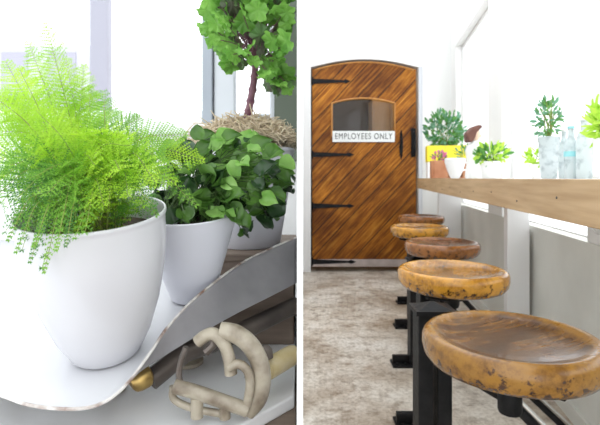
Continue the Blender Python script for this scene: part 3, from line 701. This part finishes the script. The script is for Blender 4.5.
hang = [(16, 252, .478), (30, 262, .470), (44, 272, .468), (34, 246, .465), (56, 250, .462), (8, 240, .485), (66, 246, .462)]
for a_, b_, y_ in hang:
    tp = at(a_, b_, y_); q = math.atan2(*(IT @ tp).yx); rt = pan(.004+cos(q)*.05, sin(q)*.05, .175)
    frond(rt, tp, .052, .0085, random.choice([F2, F3]), dens=1.9, start=.3, nl=.0038, flat=V((.2, -1, .3)))
for k in range(18):                         # short fronds lying over the rim
    q = pi+pi*(k+.5)/18+random.uniform(-.1, .1); rr = random.uniform(.060, .094)
    rt = pan(.004+cos(q)*.02+random.uniform(-.02, .02), sin(q)*.02, .172); tp = pan(.004+cos(q)*rr, sin(q)*rr, .193+random.uniform(0, .028) - (.010 if rr > .092 else 0))
    frond(rt, tp, .022, random.uniform(.018, .026), random.choice([F1, F2, F3] if cos(q) > 0 else [F2, F3, F3]), dens=1.1, start=.1, flat=V((random.uniform(-.5, .5), random.uniform(-.9, 0), 1)))

# ================================================================== leafy plant behind
p2 = onpan(193, 297, 0)+PU*.0025
lp = thing('potted_leafy_plant', 'bushy round-leaved green plant in a flared white pot behind the fern', 'potted plant', p2, (T, 0, 0))
MB().lathe([(.0001, .003), (.030, .003), (.033, 0), (.037, .002), (.058, .07), (.080, .143), (.083, .150), (.0845, .153), (.083, .155), (.080, .153), (.076, .140), (.0001, .137)], 64).build('pot', M['plastic'], lp, smooth=True)
MB().lathe([(.0001, .141), (.05, .139), (.075, .1375)], 32).build('soil', M['soil'], lp)
random.seed(5)
IT2 = (Matrix.Translation(p2) @ Matrix.Rotation(T, 4, 'X')).inverted()
sr_ = V((0, 0, .139))
def clampx(q, ox):                          # leaves press against the partition instead of passing through
    return (min(q[0], -.0075-ox-.3*max(0, q[0]+.0075+ox)*0), q[1], q[2])
rest = MB()
for k in range(230):
    for _ in range(50):
        px = random.uniform(150, 283); py = random.uniform(140, 240); y = random.uniform(.70, .83) if k < 98 else random.uniform(.73, .84)
        if 178 < px < 238 and py > 180: y = random.uniform(.69, .76)
        lim = 222 if px < 230 else 238
        if px < 178: y = max(y, .735)
        if px > 235 and py > 215 and y < .78: continue
        if px > 262 and y > .80: continue
        if ((px-218)/67)**2+((py-188)/52)**2 < 1.0 and py < lim: break
    g_ = IT2 @ at(px, py, y)
    if g_.z < .153 and math.hypot(g_.x, g_.y) < .10: g_.z = .157
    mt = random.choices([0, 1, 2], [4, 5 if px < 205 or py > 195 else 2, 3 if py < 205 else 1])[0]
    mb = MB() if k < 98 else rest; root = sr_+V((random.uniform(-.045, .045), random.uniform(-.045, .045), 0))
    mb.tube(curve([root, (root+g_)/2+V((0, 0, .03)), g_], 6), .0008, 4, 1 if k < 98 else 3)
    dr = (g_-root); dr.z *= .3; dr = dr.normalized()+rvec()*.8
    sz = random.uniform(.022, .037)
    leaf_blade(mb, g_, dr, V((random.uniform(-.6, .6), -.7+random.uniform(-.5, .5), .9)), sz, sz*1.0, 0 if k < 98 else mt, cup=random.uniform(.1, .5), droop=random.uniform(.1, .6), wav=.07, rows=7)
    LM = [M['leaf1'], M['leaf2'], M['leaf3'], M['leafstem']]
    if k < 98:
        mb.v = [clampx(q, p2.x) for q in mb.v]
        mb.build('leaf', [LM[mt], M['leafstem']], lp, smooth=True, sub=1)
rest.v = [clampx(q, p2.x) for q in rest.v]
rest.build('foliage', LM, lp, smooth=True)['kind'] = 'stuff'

# ================================================================== tree-like plant with straw
kp = thing('potted_tree', 'purple-stemmed curly-leaved plant in a tall white pot covered with straw', 'potted plant', (-.112, 1.0, .8005))
MB().lathe([(.0001, .002), (.060, .002), (.064, 0), (.068, .003), (.084, .10), (.097, .20), (.099, .206), (.101, .208), (.101, .214), (.096, .215), (.093, .205), (.0001, .20)], 64).build('pot', M['plastic'], kp, smooth=True)
MB().lathe([(.0001, .232), (.05, .225), (.092, .206)], 32).build('soil', M['soil'], kp)
random.seed(9); sw = MB()
for k in range(980):
    a = random.uniform(0, 2*pi); r = (random.random()**.55)*.098; h = .216+.056*(1-(r/.115)**2)+random.uniform(-.012, .012)
    c0 = V((cos(a)*r*1.04, sin(a)*r, h)); d = rvec(); d.z *= .45; d = d.normalized()*random.uniform(.014, .034); bnd = rvec()*.008
    P_ = [c0-d, c0+bnd, c0+d]
    P_ = [V((min(q.x, .104), q.y, q.z)) for q in P_]
    if k % 2 == 0 and c0.x < .0: P_ = [V((q.x*1.32, q.y, q.z)) for q in P_]
    sw.tube(curve(P_, 4), [.0009, .0014, .0014, .0013, .0008], 4, caps=False)
st = sw.build('straw', M['straw'], kp); st['kind'] = 'stuff'
stem = curve([V((-.012, 0, .22)), V((-.008, 0, .27)), V((.002, .0, .32)), V((.012, 0, .39)), V((.010, 0, .48))], 40)
MB().tube(stem, [.0095+(.0022 if i % 4 == 0 else 0)-.00008*i for i in range(41)], 12).build('stem', M['purple'], kp, smooth=True)
random.seed(31)
ITK = Matrix.Translation(-V(kp.location))
def kale_leaf(tgt, mt, mb=None, mi=0):
    keep = mb is not None; mb = mb or MB(); root = stem[random.randrange(30, 41)]; mb.tube(curve([root, (root+tgt)/2+V((0, 0, .01)), tgt], 6), .0009, 4, 1)
    d = (tgt-root).normalized()+rvec()*.5; d.normalize(); s = d.cross(rvec()).normalized(); u = s.cross(d)
    R0 = random.uniform(.015, .024); n = 26; vs = [tgt]; fs = []
    for ring, rr in enumerate((.55, 1.0)):
        for i in range(n):
            q = 2*pi*i/n; w_ = (1+.13*cos(5*q)+.07*cos(9*q+1))*R0*rr
            vs.append(tgt+d*(cos(q)*w_+R0*.8)+s*sin(q)*w_+u*(.16*R0*sin(7*q+1)*rr*rr-.25*R0*rr))
    vs[0] = tgt+d*R0*.8
    fs = [(0, 1+i, 1+(i+1) % n) for i in range(n)]+[(1+i, 1+n+i, 1+n+(i+1) % n, 1+(i+1) % n) for i in range(n)]
    mb.add(vs, fs, mi)
    if keep: return
    mb.v = [clampx(q_, kp.location.x) for q_ in mb.v]; mb.build('leaf', [M[mt], M['purple']], kp, smooth=True)
rest = MB()
for k in range(250):
    for _ in range(60):
        px = random.uniform(213, 284); py = random.uniform(-32, 84); y = random.uniform(.90, 1.10)
        lim = 46 if px < 224 else (64 if px < 240 else (62 if px < 264 else 84))
        if py < lim and not (px < 225 and py < 0 and random.random() < .4): break
    tgt = ITK @ at(px, py, y)
    if k < 99: kale_leaf(tgt, 'kale' if random.random() < .85 else 'kaledark')
    else: kale_leaf(tgt, None, rest, 0 if random.random() < .8 else 2)
rest.v = [clampx(q_, kp.location.x) for q_ in rest.v]
rest.build('foliage', [M['kale'], M['purple'], M['kaledark']], kp, smooth=True)['kind'] = 'stuff'
